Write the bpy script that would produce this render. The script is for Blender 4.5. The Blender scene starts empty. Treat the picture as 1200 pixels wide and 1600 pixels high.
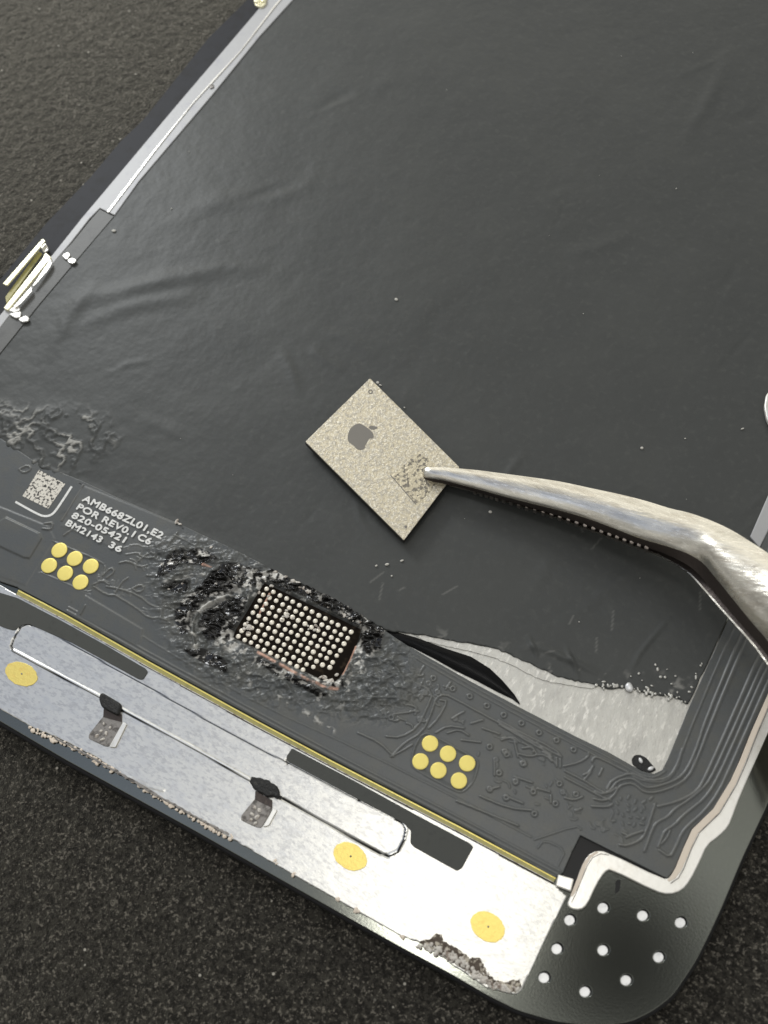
import bpy, bmesh, math, random
import numpy as np
from mathutils import Vector, Matrix
random.seed(7)
S = bpy.context.scene
C = S.collection
S.unit_settings.scale_length = 0.01          # one unit is one centimetre

# ------------------------------------------------------------------ camera
V1 = np.array([-4940., -2170.]); V2 = np.array([2392., -4041.])
F = math.sqrt(-(V1 @ V2))
Xc = np.array([-V1[0], -V1[1], -F]); Xc /= np.linalg.norm(Xc)
Yc = np.array([V2[0], V2[1], F]); Yc /= np.linalg.norm(Yc)
Zc = np.cross(Xc, Yc)
Rw = np.array([Xc, Yc, Zc])                   # image axes -> world
DIST = 9.6
CAM = -DIST * (Rw @ np.array([0, 0, 1.0]))
def ray(px, py):
    d = Rw @ np.array([px - 600.0, py - 800.0, F])
    return d / np.linalg.norm(d)
def P(px, py, z=0.0):
    d = ray(px, py); t = (z - CAM[2]) / d[2]
    return (CAM[0] + t * d[0], CAM[1] + t * d[1])
def W2P(x, y, z):
    v = np.stack([x - CAM[0], y - CAM[1], np.full_like(x, z - CAM[2])], 0)
    c = np.tensordot(Rw.T, v, 1)
    return 600 + F * c[0] / c[2], 800 + F * c[1] / c[2]
cam = bpy.data.cameras.new('camera'); co = bpy.data.objects.new('camera', cam); C.objects.link(co)
ax = Rw @ np.array([1, 0, 0.]); ay = -(Rw @ np.array([0, 1, 0.])); az = -(Rw @ np.array([0, 0, 1.]))
M = Matrix(((ax[0], ay[0], az[0], CAM[0]), (ax[1], ay[1], az[1], CAM[1]), (ax[2], ay[2], az[2], CAM[2]), (0, 0, 0, 1)))
co.matrix_world = M
cam.sensor_fit = 'VERTICAL'; cam.sensor_height = 36; cam.lens = F / 1600 * 36
cam.clip_start = 0.1; cam.clip_end = 1000
cam.dof.use_dof = True; cam.dof.focus_distance = DIST - 0.35; cam.dof.aperture_fstop = 0.6 
S.camera = co

# ------------------------------------------------------------------ light
def mirror_dir(px, py):
    d = ray(px, py); return Vector((d[0], d[1], -d[2]))
W = bpy.data.worlds.new('World'); S.world = W; W.use_nodes = True
nt = W.node_tree; bg = nt.nodes['Background']
tc = nt.nodes.new('ShaderNodeTexCoord')
def lobe(d, lo, hi, col, prev):
    d = Vector(d).normalized()
    dot = nt.nodes.new('ShaderNodeVectorMath'); dot.operation = 'DOT_PRODUCT'; dot.inputs[1].default_value = d
    nt.links.new(tc.outputs['Generated'], dot.inputs[0])
    mr = nt.nodes.new('ShaderNodeMapRange'); mr.interpolation_type = 'SMOOTHSTEP'
    mr.inputs['From Min'].default_value = math.cos(math.radians(hi)); mr.inputs['From Max'].default_value = math.cos(math.radians(lo))
    nt.links.new(dot.outputs['Value'], mr.inputs['Value'])
    mx = nt.nodes.new('ShaderNodeMix'); mx.data_type = 'RGBA'; mx.inputs[7].default_value = (*col, 1)
    nt.links.new(mr.outputs[0], mx.inputs[0]); 
    if isinstance(prev, tuple): mx.inputs[6].default_value = (*prev, 1)
    else: nt.links.new(prev, mx.inputs[6])
    return mx.outputs[2]
c = lobe((0, 0, 1), 20, 110, (.76, .755, .72), (.34, .335, .32))           # pale room ceiling over darker walls
c = lobe(mirror_dir(60, 1020), 2, 26, (.66, .74, .92), c)               # cool tint added for the plate's left end to reflect
c = lobe((.25, -1, .12), 12, 52, (.03, .03, .03), c)                      # whoever sits at the bench
c = lobe(mirror_dir(930, 1330), 3, 17, (1.55, 1.50, 1.38), c)  # bright bench light glow
c = lobe((-.52, .80, .28), 8, 34, (1.75, 1.70, 1.52), c)                 # added bright lobe, gives the tweezers' upper edge its reflected highlight             
c = lobe(mirror_dir(1000, 1540), 5, 15, (1.15, 1.15, 1.1), c)            # bright lobe added so the corner plate reflects paler round the dark spot
c = lobe(mirror_dir(955, 1488), 2.0, 5.6, (0, 0, 0), c)          # the photographer's dark lens
# added noise makes the room light uneven, so the metal reflects soft patches
nz = nt.nodes.new('ShaderNodeTexNoise'); nz.inputs['Scale'].default_value = 4.2; nz.inputs['Detail'].default_value = 3; nt.links.new(tc.outputs['Generated'], nz.inputs['Vector'])
mrn = nt.nodes.new('ShaderNodeMapRange'); mrn.inputs['From Min'].default_value = .36; mrn.inputs['From Max'].default_value = .64; mrn.inputs['To Min'].default_value = .58; mrn.inputs['To Max'].default_value = 1.38
nt.links.new(nz.outputs['Fac'], mrn.inputs['Value'])
vm = nt.nodes.new('ShaderNodeVectorMath'); vm.operation = 'SCALE'; nt.links.new(c, vm.inputs[0]); nt.links.new(mrn.outputs[0], vm.inputs['Scale']); c = vm.outputs[0]
nt.links.new(c, bg.inputs['Color']); bg.inputs['Strength'].default_value = 0.80
def area(name, pos, target, size, power, col):
    L = bpy.data.lights.new(name, 'AREA'); L.shape = 'DISK'; L.size = size; L.energy = power; L.color = col
    o = bpy.data.objects.new(name, L); C.objects.link(o); o.location = pos
    o.rotation_euler = (Vector(target) - Vector(pos)).to_track_quat('-Z', 'Y').to_euler()
    return o
tp = Vector((*P(690, 1405, .17), .17)); ld = mirror_dir(690, 1405)
area('bench_lamp', tp + ld * 24, tp, 3.8, 460, (1, .97, .90))
area('side_fill', (-12, 6.5, 7), (-2, 1, 0), 3.4, 760, (.95, .98, 1))  # added fill without a known source, lifts the mat's upper left and relief
vs = S.view_settings; vs.view_transform = 'Standard'; vs.look = 'None'; vs.gamma = 1; vs.use_curve_mapping = False; vs.exposure = 0.0
S.cycles.max_bounces = 6

# ------------------------------------------------------------------ materials
def material(name, base, rough=.5, metal=0., spec=.5, bump=None, mott=None, rmott=None, coat=0., spots=None, masks=None, sheen=0., aniso_map=(1, 1, 1), rot=0.):
    """bump: list of (scale, strength, distance, detail); mott: (scale, colour b, lo, hi); rmott: (scale, amount)"""
    m = bpy.data.materials.new(name); m.use_nodes = True
    t = m.node_tree; n = t.nodes; l = t.links; b = n['Principled BSDF']
    b.inputs['Roughness'].default_value = rough; b.inputs['Metallic'].default_value = metal
    b.inputs['Specular IOR Level'].default_value = spec; b.inputs['Coat Weight'].default_value = coat; b.inputs['Sheen Weight'].default_value = sheen; b.inputs['Sheen Roughness'].default_value = .42; b.inputs['Sheen Tint'].default_value = (1, .95, .80, 1)
    tcn = n.new('ShaderNodeTexCoord'); mp = n.new('ShaderNodeMapping'); mp.inputs['Scale'].default_value = aniso_map
    mp.inputs['Rotation'].default_value = (0, 0, rot)
    l.new(tcn.outputs['Object'], mp.inputs[0]); vec = mp.outputs[0]
    def noise(scale, detail=4, rgh=.6):
        x = n.new('ShaderNodeTexNoise'); x.inputs['Scale'].default_value = scale; x.inputs['Detail'].default_value = detail
        x.inputs['Roughness'].default_value = rgh; l.new(vec, x.inputs['Vector']); return x.outputs['Fac']
    def mix(fac, a, bb):
        x = n.new('ShaderNodeMix'); x.data_type = 'RGBA'
        if isinstance(fac, float): x.inputs[0].default_value = fac
        else: l.new(fac, x.inputs[0])
        for i, v in ((6, a), (7, bb)):
            if isinstance(v, tuple): x.inputs[i].default_value = (*v, 1)
            else: l.new(v, x.inputs[i])
        return x.outputs[2]
    def ramp(v, lo, hi, a=0., bb=1.):
        x = n.new('ShaderNodeMapRange'); x.interpolation_type = 'SMOOTHSTEP'
        for i, q in zip(('From Min', 'From Max', 'To Min', 'To Max'), (lo, hi, a, bb)): x.inputs[i].default_value = q
        l.new(v, x.inputs['Value']); return x.outputs[0]
    col = base
    for q in (mott or []):
        col = mix(ramp(noise(q[0], 5), q[2], q[3]), col, q[1])
    if spots:
        sc, cc, thr = spots
        v = n.new('ShaderNodeTexVoronoi'); v.inputs['Scale'].default_value = sc; l.new(vec, v.inputs['Vector'])
        f = ramp(v.outputs['Distance'], thr, thr * .5)
        sep = n.new('ShaderNodeSeparateColor'); l.new(v.outputs['Color'], sep.inputs[0])
        g = ramp(sep.outputs[0], .90, .97)
        mu = n.new('ShaderNodeMath'); mu.operation = 'MULTIPLY'; l.new(f, mu.inputs[0]); l.new(g, mu.inputs[1])
        col = mix(mu.outputs[0], col, cc)
    rv = None
    if masks:
        at = n.new('ShaderNodeAttribute'); at.attribute_name = 'mask'
        sp = n.new('ShaderNodeSeparateColor'); l.new(at.outputs['Color'], sp.inputs[0])
        for i, cc in enumerate(masks):
            if cc: col = mix(sp.outputs[i], col, cc[:3])
        rr = n.new('ShaderNodeMapRange'); rr.inputs['To Min'].default_value = rough; rr.inputs['To Max'].default_value = .14
        l.new(sp.outputs[0], rr.inputs['Value']); rv = rr.outputs[0]; l.new(rv, b.inputs['Roughness'])
    if isinstance(col, tuple): b.inputs['Base Color'].default_value = (*col, 1)
    else: l.new(col, b.inputs['Base Color'])
    if rmott and not masks:
        l.new(ramp(noise(rmott[0]), .3, .7, rough - rmott[1], rough + rmott[1]), b.inputs['Roughness'])
    prev = None
    for sc, st, dist, det in (bump or []):
        bp = n.new('ShaderNodeBump'); bp.inputs['Strength'].default_value = st; bp.inputs['Distance'].default_value = dist
        l.new(noise(sc, det), bp.inputs['Height'])
        if prev: l.new(prev, bp.inputs['Normal'])
        prev = bp.outputs[0]
    if prev: l.new(prev, b.inputs['Normal'])
    return m
AX = 0.0
MAT = dict(
    mat=material('mat_rubber', (.034, .031, .025), .85, spec=.25, mott=[(30, (.006, .005, .004), .42, .56), (42, (.165, .15, .125), .54, .66)], bump=[(50, .9, .02, 6)], spots=(15, (.50, .47, .41), .20), sheen=.8),
    glass=material('glass_black', (.012, .012, .013), .55, spec=.3),
    backing=material('backing_coating', (.165, .172, .155), .11, spec=.5, metal=.96, mott=[(14, (.165, .172, .154), .4, .7), (50, (.195, .2, .18), .55, .8)], bump=[(60, .10, .002, 3)]),
    film=material('film_black', (.057, .060, .058), .50, spec=.38, mott=[(1.2, (.064, .067, .064), .4, .7), (16, (.072, .075, .071), .5, .75)], masks=[None, (.40, .39, .36), None], bump=[(1.4, .4, .06, 4), (5, .25, .015, 4), (70, .18, .003, 5)], spots=None),
    flex=material('flex_solder_mask', (.088, .094, .095), .36, spec=.55, mott=[(7, (.100, .102, .094), .4, .7), (40, (.075, .079, .078), .55, .8)], masks=[(.005, .0045, .004), (.78, .76, .71), (.60, .36, .27)], bump=[(55, .22, .005, 5)]),
    metal=material('brushed_steel', (.72, .71, .67), .33, metal=.95, mott=[(12, (.63, .63, .62), .42, .72), (44, (.56, .555, .54), .46, .64)], bump=[(34, .22, .006, 5), (90, .3, .002, 4)], masks=[(.012, .012, .012), (.95, .95, .93), None], aniso_map=(.5, 1.1, 1), rot=.3),
    backsteel=material('bare_back_steel', (.60, .59, .55), .42, metal=.75, mott=[(9, (.50, .49, .46), .42, .72), (34, (.80, .78, .73), .52, .70), (80, (.5, .48, .45), .56, .72)], bump=[(24, .5, .008, 6), (80, .3, .003, 4)], aniso_map=(1., .35, 1), rot=-.55),
    frame=material('bright_frame', (.95, .93, .88), .30, metal=.55, mott=[(8, (.78, .74, .66), .5, .8)], bump=[(20, .15, .006, 3)]),
    rail=material('pale_rail', (.47, .47, .475), .55, metal=.2, mott=[(6, (.40, .40, .43), .5, .8)], bump=[(14, .25, .006, 3)]),
    tan=material('tan_adhesive', (.86, .75, .63), .5, mott=[(8, (.80, .68, .56), .5, .8)]),
    gold=material('gold_pad', (1., .84, .24), .34, metal=.35, bump=[(30, .3, .005, 4)], mott=[(18, (.95, .72, .20), .5, .75)]),
    goldspot=material('gold_weld_spot', (1., .80, .24), .40, metal=.75, mott=[(22, (.96, .70, .20), .5, .75)], bump=[(40, .4, .008, 4)]),
    brass=material('yellow_brass', (1., .95, .68), .3, metal=.4, bump=[(20, .2, .006, 3)]),
    olive=material('yellow_film_edge', (.42, .38, .13), .4, mott=[(9, (.30, .28, .11), .45, .7)], bump=[(30, .3, .006, 3)]),
    darktape=material('dark_tape', (.075, .078, .072), .62, spec=.3, bump=[(60, .15, .003, 4)], mott=[(20, (.062, .064, .06), .5, .8)]),
    sidetape=material('smoky_side_tape', (.11, .11, .105), .5, mott=[(6, (.07, .07, .068), .45, .75)], bump=[(40, .2, .004, 4)]),
    sideborder=material('smoky_glass_border', (.030, .031, .036), .6, spec=.2, mott=[(8, (.024, .024, .026), .45, .7)]),
    black=material('black_foam', (.012, .012, .012), .55, bump=[(40, .6, .02, 5)], mott=[(30, (.06, .058, .05), .55, .75)]),
    void=material('black_gloss', (.003, .003, .004), .35, spec=.3),
    hinge=material('tarnished_tab', (.30, .28, .26), .45, metal=.6, mott=[(24, (.12, .11, .10), .45, .65)], bump=[(30, .4, .008, 4)]),
    solder=material('solder_tin', (.96, .90, .78), .34, metal=.3, mott=[(12, (.86, .76, .60), .5, .7)], bump=[(60, .15, .004, 2)]),
    ink=material('white_ink', (.88, .88, .86), .6, mott=[(60, (.5, .5, .49), .5, .75)]),
    codepaper=material('speckled_code', (.78, .74, .66), .6, mott=[(38, (.05, .045, .04), .52, .56)]),
    chip=material('chip_lid', (.64, .57, .42), .42, metal=.5, mott=[(34, (.50, .46, .38), .42, .62), (64, (.84, .79, .67), .5, .66)], bump=[(34, .8, .012, 5), (80, .6, .005, 3)]),
    chipside=material('chip_side', (.02, .018, .016), .5),
    etch=material('etched_grey', (.23, .215, .19), .5, metal=.3, bump=[(60, .2, .003, 3)]),
    etchcode=material('etched_speckle', (.64, .57, .42), .42, metal=.5, mott=[(30, (.22, .20, .165), .50, .57)], bump=[(34, 1., .014, 3)]),
    tweez=material('tweezer_steel', (.70, .67, .60), .23, metal=.95, mott=[(7, (.60, .56, .49), .42, .64), (30, (.82, .79, .72), .54, .66)], bump=[(5, .12, .04, 2), (22, .20, .006, 5), (70, .20, .002, 4)], rmott=(9, .07), aniso_map=(.45, 2.2, 1), rot=.55),
    tarnish_shade=material('tweezer_tarnish_shade', (.075, .062, .056), .38, metal=.8, bump=[(30, .4, .01, 4)]),  # same steel; tarnish and the sides' shade both put into a darker colour
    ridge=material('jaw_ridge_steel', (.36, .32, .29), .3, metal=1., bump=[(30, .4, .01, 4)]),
    socket=material('socket_black', (.011, .008, .006), .85, spec=.08, mott=[(14, (.035, .026, .018), .52, .7)], bump=[(40, .4, .006, 4)]),
    residue=material('flux_residue', (.70, .66, .60), .4, mott=[(25, (.30, .24, .20), .5, .65)], bump=[(30, .7, .02, 4)]),
    dirt=material('brown_corrosion', (.10, .075, .055), .6, mott=[(26, (.62, .56, .46), .52, .60)], bump=[(24, .8, .03, 5)]),
    paledisc=material('hole_bottom', (.92, .92, .92), .4, metal=.5, mott=[(20, (.6, .6, .62), .5, .8)]),
    lint=material('pale_dust', (.62, .60, .55), .8),
)

# ------------------------------------------------------------------ helpers
def link(name, me, mat, parent=None):
    o = bpy.data.objects.new(name, me); C.objects.link(o)
    for mm in (mat if isinstance(mat, (list, tuple)) else [mat]): me.materials.append(MAT[mm])
    if parent: o.parent = parent
    return o
def tag(o, label=None, cat=None, group=None, kind=None):
    for k, v in (('label', label), ('category', cat), ('group', group), ('kind', kind)):
        if v: o[k] = v
    return o
def empty(name, loc, label, cat):
    o = bpy.data.objects.new(name, None); C.objects.link(o); o.location = loc; o.empty_display_size = .3
    tag(o, label, cat); return o
def chaikin(p, n=2, closed=True, k=.25):
    p = [tuple(q) for q in p]
    for _ in range(n):
        r = []
        m = len(p)
        rng = range(m) if closed else range(m - 1)
        if not closed: r.append(p[0])
        for i in rng:
            a, b = p[i], p[(i + 1) % m]
            r.append((a[0] * (1 - k) + b[0] * k, a[1] * (1 - k) + b[1] * k)); r.append((a[0] * k + b[0] * (1 - k), a[1] * k + b[1] * (1 - k)))
        if not closed: r.append(p[-1])
        p = r
    return p
def corner(p, rpx=4, n=4, closed=True):
    """round every corner of a polygon with radius-like cut rpx"""
    out = []; m = len(p)
    for i in range(m):
        a, b, c2 = np.array(p[i - 1], float), np.array(p[i], float), np.array(p[(i + 1) % m], float)
        u = (a - b); v = (c2 - b); lu, lv = np.linalg.norm(u), np.linalg.norm(v)
        r = min(rpx, lu * .45, lv * .45); s = b + u / lu * r; e = b + v / lv * r
        for k in range(n + 1):
            t = k / n; q = (1 - t) ** 2 * s + 2 * t * (1 - t) * b + t * t * e; out.append(tuple(q))
    return out
def ellipse(px, py, rx, ry=None, ang=0, n=32, jit=0.):
    ry = ry or rx; a = math.radians(ang); out = []
    for i in range(n):
        t = 2 * math.pi * i / n; r = 1 + random.uniform(-jit, jit)
        x, y = rx * math.cos(t) * r, ry * math.sin(t) * r
        out.append((px + x * math.cos(a) - y * math.sin(a), py + x * math.sin(a) + y * math.cos(a)))
    return out
def ragged(p, step=4, amp=1.2, closed=True):
    out = []; m = len(p)
    for i in range(m if closed else m - 1):
        a, b = p[i], p[(i + 1) % m]; L = math.hypot(b[0] - a[0], b[1] - a[1]); k = max(1, int(L / step))
        for j in range(k):
            t = j / k; out.append((a[0] + (b[0] - a[0]) * t + random.uniform(-amp, amp), a[1] + (b[1] - a[1]) * t + random.uniform(-amp, amp)))
    if not closed: out.append(p[-1])
    return out
def smooth(me, ang=35):
    me.shade_smooth(); me.set_sharp_from_angle(angle=math.radians(ang))
def slab(name, loops, ztop, thick, mat, parent, bev=.006):
    """a flat piece with real thickness and rounded edges; loops[0] is its outline, the others are holes"""
    if not isinstance(loops[0][0], (tuple, list)): loops = [loops]
    cu = bpy.data.curves.new('t', 'CURVE'); cu.dimensions = '2D'; cu.fill_mode = 'BOTH'
    bev = min(bev, thick * .45)
    cu.extrude = thick / 2 - bev; cu.bevel_depth = bev; cu.bevel_resolution = 2; cu.offset = -bev
    for lp in loops:
        w = [P(x, y, ztop) for x, y in lp]
        s = cu.splines.new('POLY'); s.points.add(len(w) - 1); s.use_cyclic_u = True
        for q, (x, y) in zip(s.points, w): q.co = (x, y, 0, 1)
    t = bpy.data.objects.new('t', cu); C.objects.link(t)
    bpy.context.view_layer.update()
    me = bpy.data.meshes.new_from_object(t.evaluated_get(bpy.context.evaluated_depsgraph_get()))
    bpy.data.objects.remove(t); bpy.data.curves.remove(cu)
    me.transform(Matrix.Translation((0, 0, ztop - thick / 2))); me.materials.clear(); smooth(me)
    for p in me.polygons:
        if abs(p.normal.z) > .999: p.use_smooth = False
    return link(name, me, mat, parent)
def ribbon(pts, w):
    """outline of a band along a pixel polyline"""
    L, R = [], []
    for i, p in enumerate(pts):
        a = np.array(pts[max(0, i - 1)], float); b = np.array(pts[min(len(pts) - 1, i + 1)], float)
        d = (b - a) / np.linalg.norm(b - a); nrm = np.array([-d[1], d[0]]); ww = w[i] if isinstance(w, (list, tuple)) else w
        L.append(tuple(np.array(p) + nrm * ww / 2)); R.append(tuple(np.array(p) - nrm * ww / 2))
    return L + R[::-1]

_rng = np.random.default_rng(3); _tab = _rng.random((256, 256))
def vnoise(x, y, s, o=0):
    x = x * s + o * 17.3; y = y * s + o * 9.1
    xi = np.floor(x).astype(int); yi = np.floor(y).astype(int); fx = x - xi; fy = y - yi
    fx = fx * fx * (3 - 2 * fx); fy = fy * fy * (3 - 2 * fy)
    a = _tab[xi & 255, yi & 255]; b = _tab[(xi + 1) & 255, yi & 255]; c_ = _tab[xi & 255, (yi + 1) & 255]; d = _tab[(xi + 1) & 255, (yi + 1) & 255]
    return (a * (1 - fx) + b * fx) * (1 - fy) + (c_ * (1 - fx) + d * fx) * fy
def fbm(x, y, s, n=4, o=0):
    t = 0; a = .5
    for i in range(n): t = t + a * vnoise(x, y, s * 2 ** i, o + i); a *= .5
    return t
def sst(a, b, x):
    t = np.clip((x - a) / (b - a), 0, 1); return t * t * (3 - 2 * t)
def inside(px, py, poly):
    r = np.zeros(px.shape, bool); m = len(poly)
    for i in range(m):
        x1, y1 = poly[i]; x2, y2 = poly[(i + 1) % m]
        if y1 == y2: continue
        cnd = ((y1 > py) != (y2 > py)) & (px < (x2 - x1) * (py - y1) / (y2 - y1) + x1); r ^= cnd
    return r
def segdist(px, py, poly, closed=True):
    best = np.full(px.shape, 1e9); qx = np.zeros(px.shape); qy = np.zeros(px.shape); m = len(poly)
    for i in range(m if closed else m - 1):
        x1, y1 = poly[i]; x2, y2 = poly[(i + 1) % m]; dx, dy = x2 - x1, y2 - y1; L = dx * dx + dy * dy + 1e-12
        t = np.clip(((px - x1) * dx + (py - y1) * dy) / L, 0, 1); cx = x1 + t * dx; cy = y1 + t * dy
        d = (px - cx) ** 2 + (py - cy) ** 2; k = d < best
        best = np.where(k, d, best); qx = np.where(k, cx, qx); qy = np.where(k, cy, qy)
    return np.sqrt(best), qx, qy
class Sheet:
    """a thin sheet with real relief: a fine grid in the plane, cut to an outline, with thickness at its rim"""
    def __init__(s, poly, z, step):
        s.z = z; s.step = step; s.poly = [P(x, y, z) for x, y in poly]
        xs = [p[0] for p in s.poly]; ys = [p[1] for p in s.poly]
        s.x0, s.y0 = min(xs) - step, min(ys) - step
        s.nx = int((max(xs) - s.x0) / step) + 3; s.ny = int((max(ys) - s.y0) / step) + 3
        s.X, s.Y = np.meshgrid(s.x0 + np.arange(s.nx) * step, s.y0 + np.arange(s.ny) * step, indexing='ij')
        s.PX, s.PY = W2P(s.X, s.Y, z)
        s.H = np.zeros(s.X.shape); s.M = np.zeros(s.X.shape + (3,))
    def line(s, pts, wpx, h, flat=.4, closed=False, mode='max'):
        w = wpx * .0055 / 2; wp = [P(x, y, s.z) for x, y in pts]
        if closed: wp.append(wp[0])
        for (x1, y1), (x2, y2) in zip(wp[:-1], wp[1:]):
            i0 = max(0, int((min(x1, x2) - w - s.x0) / s.step)); i1 = min(s.nx, int((max(x1, x2) + w - s.x0) / s.step) + 2)
            j0 = max(0, int((min(y1, y2) - w - s.y0) / s.step)); j1 = min(s.ny, int((max(y1, y2) + w - s.y0) / s.step) + 2)
            if i1 <= i0 or j1 <= j0: continue
            X = s.X[i0:i1, j0:j1]; Y = s.Y[i0:i1, j0:j1]; dx, dy = x2 - x1, y2 - y1
            t = np.clip(((X - x1) * dx + (Y - y1) * dy) / (dx * dx + dy * dy + 1e-12), 0, 1)
            d = np.hypot(X - x1 - t * dx, Y - y1 - t * dy) / w
            f = 1 - sst(flat, 1, d)
            if h > 0: s.H[i0:i1, j0:j1] = np.maximum(s.H[i0:i1, j0:j1], h * f)
            else: s.H[i0:i1, j0:j1] = np.minimum(s.H[i0:i1, j0:j1], h * f)
    def ring(s, x, y, r, w, h): s.line(ellipse(x, y, r, r, n=12), w, h, closed=True)
    def poly_mask(s, poly, soft):
        """1 inside a pixel polygon, fading over soft pixels"""
        xs = [p[0] for p in poly]; ys = [p[1] for p in poly]
        m = np.zeros(s.X.shape); k = (s.PX > min(xs) - soft) & (s.PX < max(xs) + soft) & (s.PY > min(ys) - soft) & (s.PY < max(ys) + soft)
        px, py = s.PX[k], s.PY[k]; d, _, _ = segdist(px, py, poly); ins = inside(px, py, poly); d = np.where(ins, -d, d)
        m[k] = 1 - sst(-soft, soft, d); return m
    def build(s, name, mat, parent, thick=.012):
        cx = s.X[:-1, :-1] + s.step / 2; cy = s.Y[:-1, :-1] + s.step / 2
        keep = inside(cx, cy, s.poly)
        K = np.zeros((s.nx, s.ny), int)
        K[:-1, :-1] += keep; K[1:, :-1] += keep; K[:-1, 1:] += keep; K[1:, 1:] += keep
        bnd = (K > 0) & (K < 4); X = s.X.copy(); Y = s.Y.copy()
        _, qx, qy = segdist(X[bnd], Y[bnd], s.poly); X[bnd] = qx; Y[bnd] = qy
        idx = -np.ones(K.shape, int); used = K > 0; nv = int(used.sum()); idx[used] = np.arange(nv)
        co_ = np.stack([X[used], Y[used], s.z + s.H[used]], 1)
        ii, jj = np.nonzero(keep)
        q = np.stack([idx[ii, jj], idx[ii + 1, jj], idx[ii + 1, jj + 1], idx[ii, jj + 1]], 1)
        # rim
        kp = np.pad(keep, 1); e = []
        a = keep & ~kp[1:-1, :-2]; i, j = np.nonzero(a); e.append(np.stack([idx[i, j], idx[i + 1, j]], 1))
        a = keep & ~kp[2:, 1:-1]; i, j = np.nonzero(a); e.append(np.stack([idx[i + 1, j], idx[i + 1, j + 1]], 1))
        a = keep & ~kp[1:-1, 2:]; i, j = np.nonzero(a); e.append(np.stack([idx[i + 1, j + 1], idx[i, j + 1]], 1))
        a = keep & ~kp[:-2, 1:-1]; i, j = np.nonzero(a); e.append(np.stack([idx[i, j + 1], idx[i, j]], 1))
        e = np.concatenate(e); bv = np.unique(e); mp = np.zeros(nv, int); mp[bv] = nv + np.arange(len(bv))
        low = co_[bv].copy(); low[:, 2] = s.z - thick
        sk = np.stack([e[:, 1], e[:, 0], mp[e[:, 0]], mp[e[:, 1]]], 1)
        verts = np.concatenate([co_, low]); faces = np.concatenate([q, sk])
        me = bpy.data.meshes.new(name); me.vertices.add(len(verts)); me.vertices.foreach_set('co', verts.ravel())
        me.loops.add(faces.size); me.loops.foreach_set('vertex_index', faces.ravel().astype(np.int32))
        me.polygons.add(len(faces)); me.polygons.foreach_set('loop_start', np.arange(0, faces.size, 4, dtype=np.int32))
        me.update(calc_edges=True)
        at = me.color_attributes.new('mask', 'FLOAT_COLOR', 'POINT')
        mm = np.ones((len(verts), 4)); mm[:nv, :3] = s.M[used]; mm[nv:, :3] = 0; at.data.foreach_set('color', mm.ravel())
        me.shade_smooth()
        return link(name, me, mat, parent)
def mesh_from_bm(name, bm, mat, parent, ang=40):
    me = bpy.data.meshes.new(name); bm.normal_update(); bm.to_mesh(me); bm.free(); smooth(me, ang); return link(name, me, mat, parent)
def clump(bm, x, y, z, r, flat=.5, seed=None):
    """one irregular crumb"""
    m = Matrix.Translation((x, y, z)) @ Matrix.Rotation(random.random() * 6.28, 4, 'Z') @ Matrix.Diagonal((r * random.uniform(.7, 1.5), r * random.uniform(.6, 1.1), r * flat, 1))
    v = bmesh.ops.create_icosphere(bm, subdivisions=2, radius=1, matrix=m)['verts']
    ph = random.random() * 10
    for q in v:
        k = .75 + .5 * math.sin(q.co.x * 90 + ph) * math.cos(q.co.y * 80 + ph * 2)
        q.co = Vector((x, y, z)) + (q.co - Vector((x, y, z))) * (.8 + .35 * k)
def crumbs(name, pts, mat, parent, z, rmin, rmax, flat=.5):
    bm = bmesh.new()
    for (px, py) in pts:
        x, y = P(px, py, z); clump(bm, x, y, z, random.uniform(rmin, rmax), flat)
    return mesh_from_bm(name, bm, mat, parent, 80)
def scatter_line(pts, n, spread):
    out = []; segs = list(zip(pts[:-1], pts[1:])); L = [math.dist(a, b) for a, b in segs]
    for _ in range(n):
        a, b = random.choices(segs, L)[0]; t = random.random()
        out.append((a[0] + (b[0] - a[0]) * t + random.gauss(0, spread), a[1] + (b[1] - a[1]) * t + random.gauss(0, spread)))
    return out
PXC = .0055        # centimetres per pixel, roughly

# ------------------------------------------------------------------ work surface
def build_mat():
    # fine relief where the photo looks at it, one big sheet to beyond the frame
    bm = bmesh.new()
    bmesh.ops.create_grid(bm, x_segments=4, y_segments=4, size=45, matrix=Matrix.Translation((0, 0, -.06)))
    o = mesh_from_bm('bench_top', bm, 'mat', None)
    tag(o, 'dark bench top under the work mat', None, kind='structure')
    m = Sheet([(-700, 2100), (1700, 2100), (1700, 900), (1200, 600), (1200, -400), (-700, -400)], 0., .02)
    a = fbm(m.X, m.Y, 21, 2, 1); b = fbm(m.X, m.Y, 13, 3, 7)
    m.H += .022 * a + .008 * b
    o = m.build('work_mat', 'mat', None, .055)
    tag(o, 'dark speckled rubber work mat', None, kind='structure')
build_mat()

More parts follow.
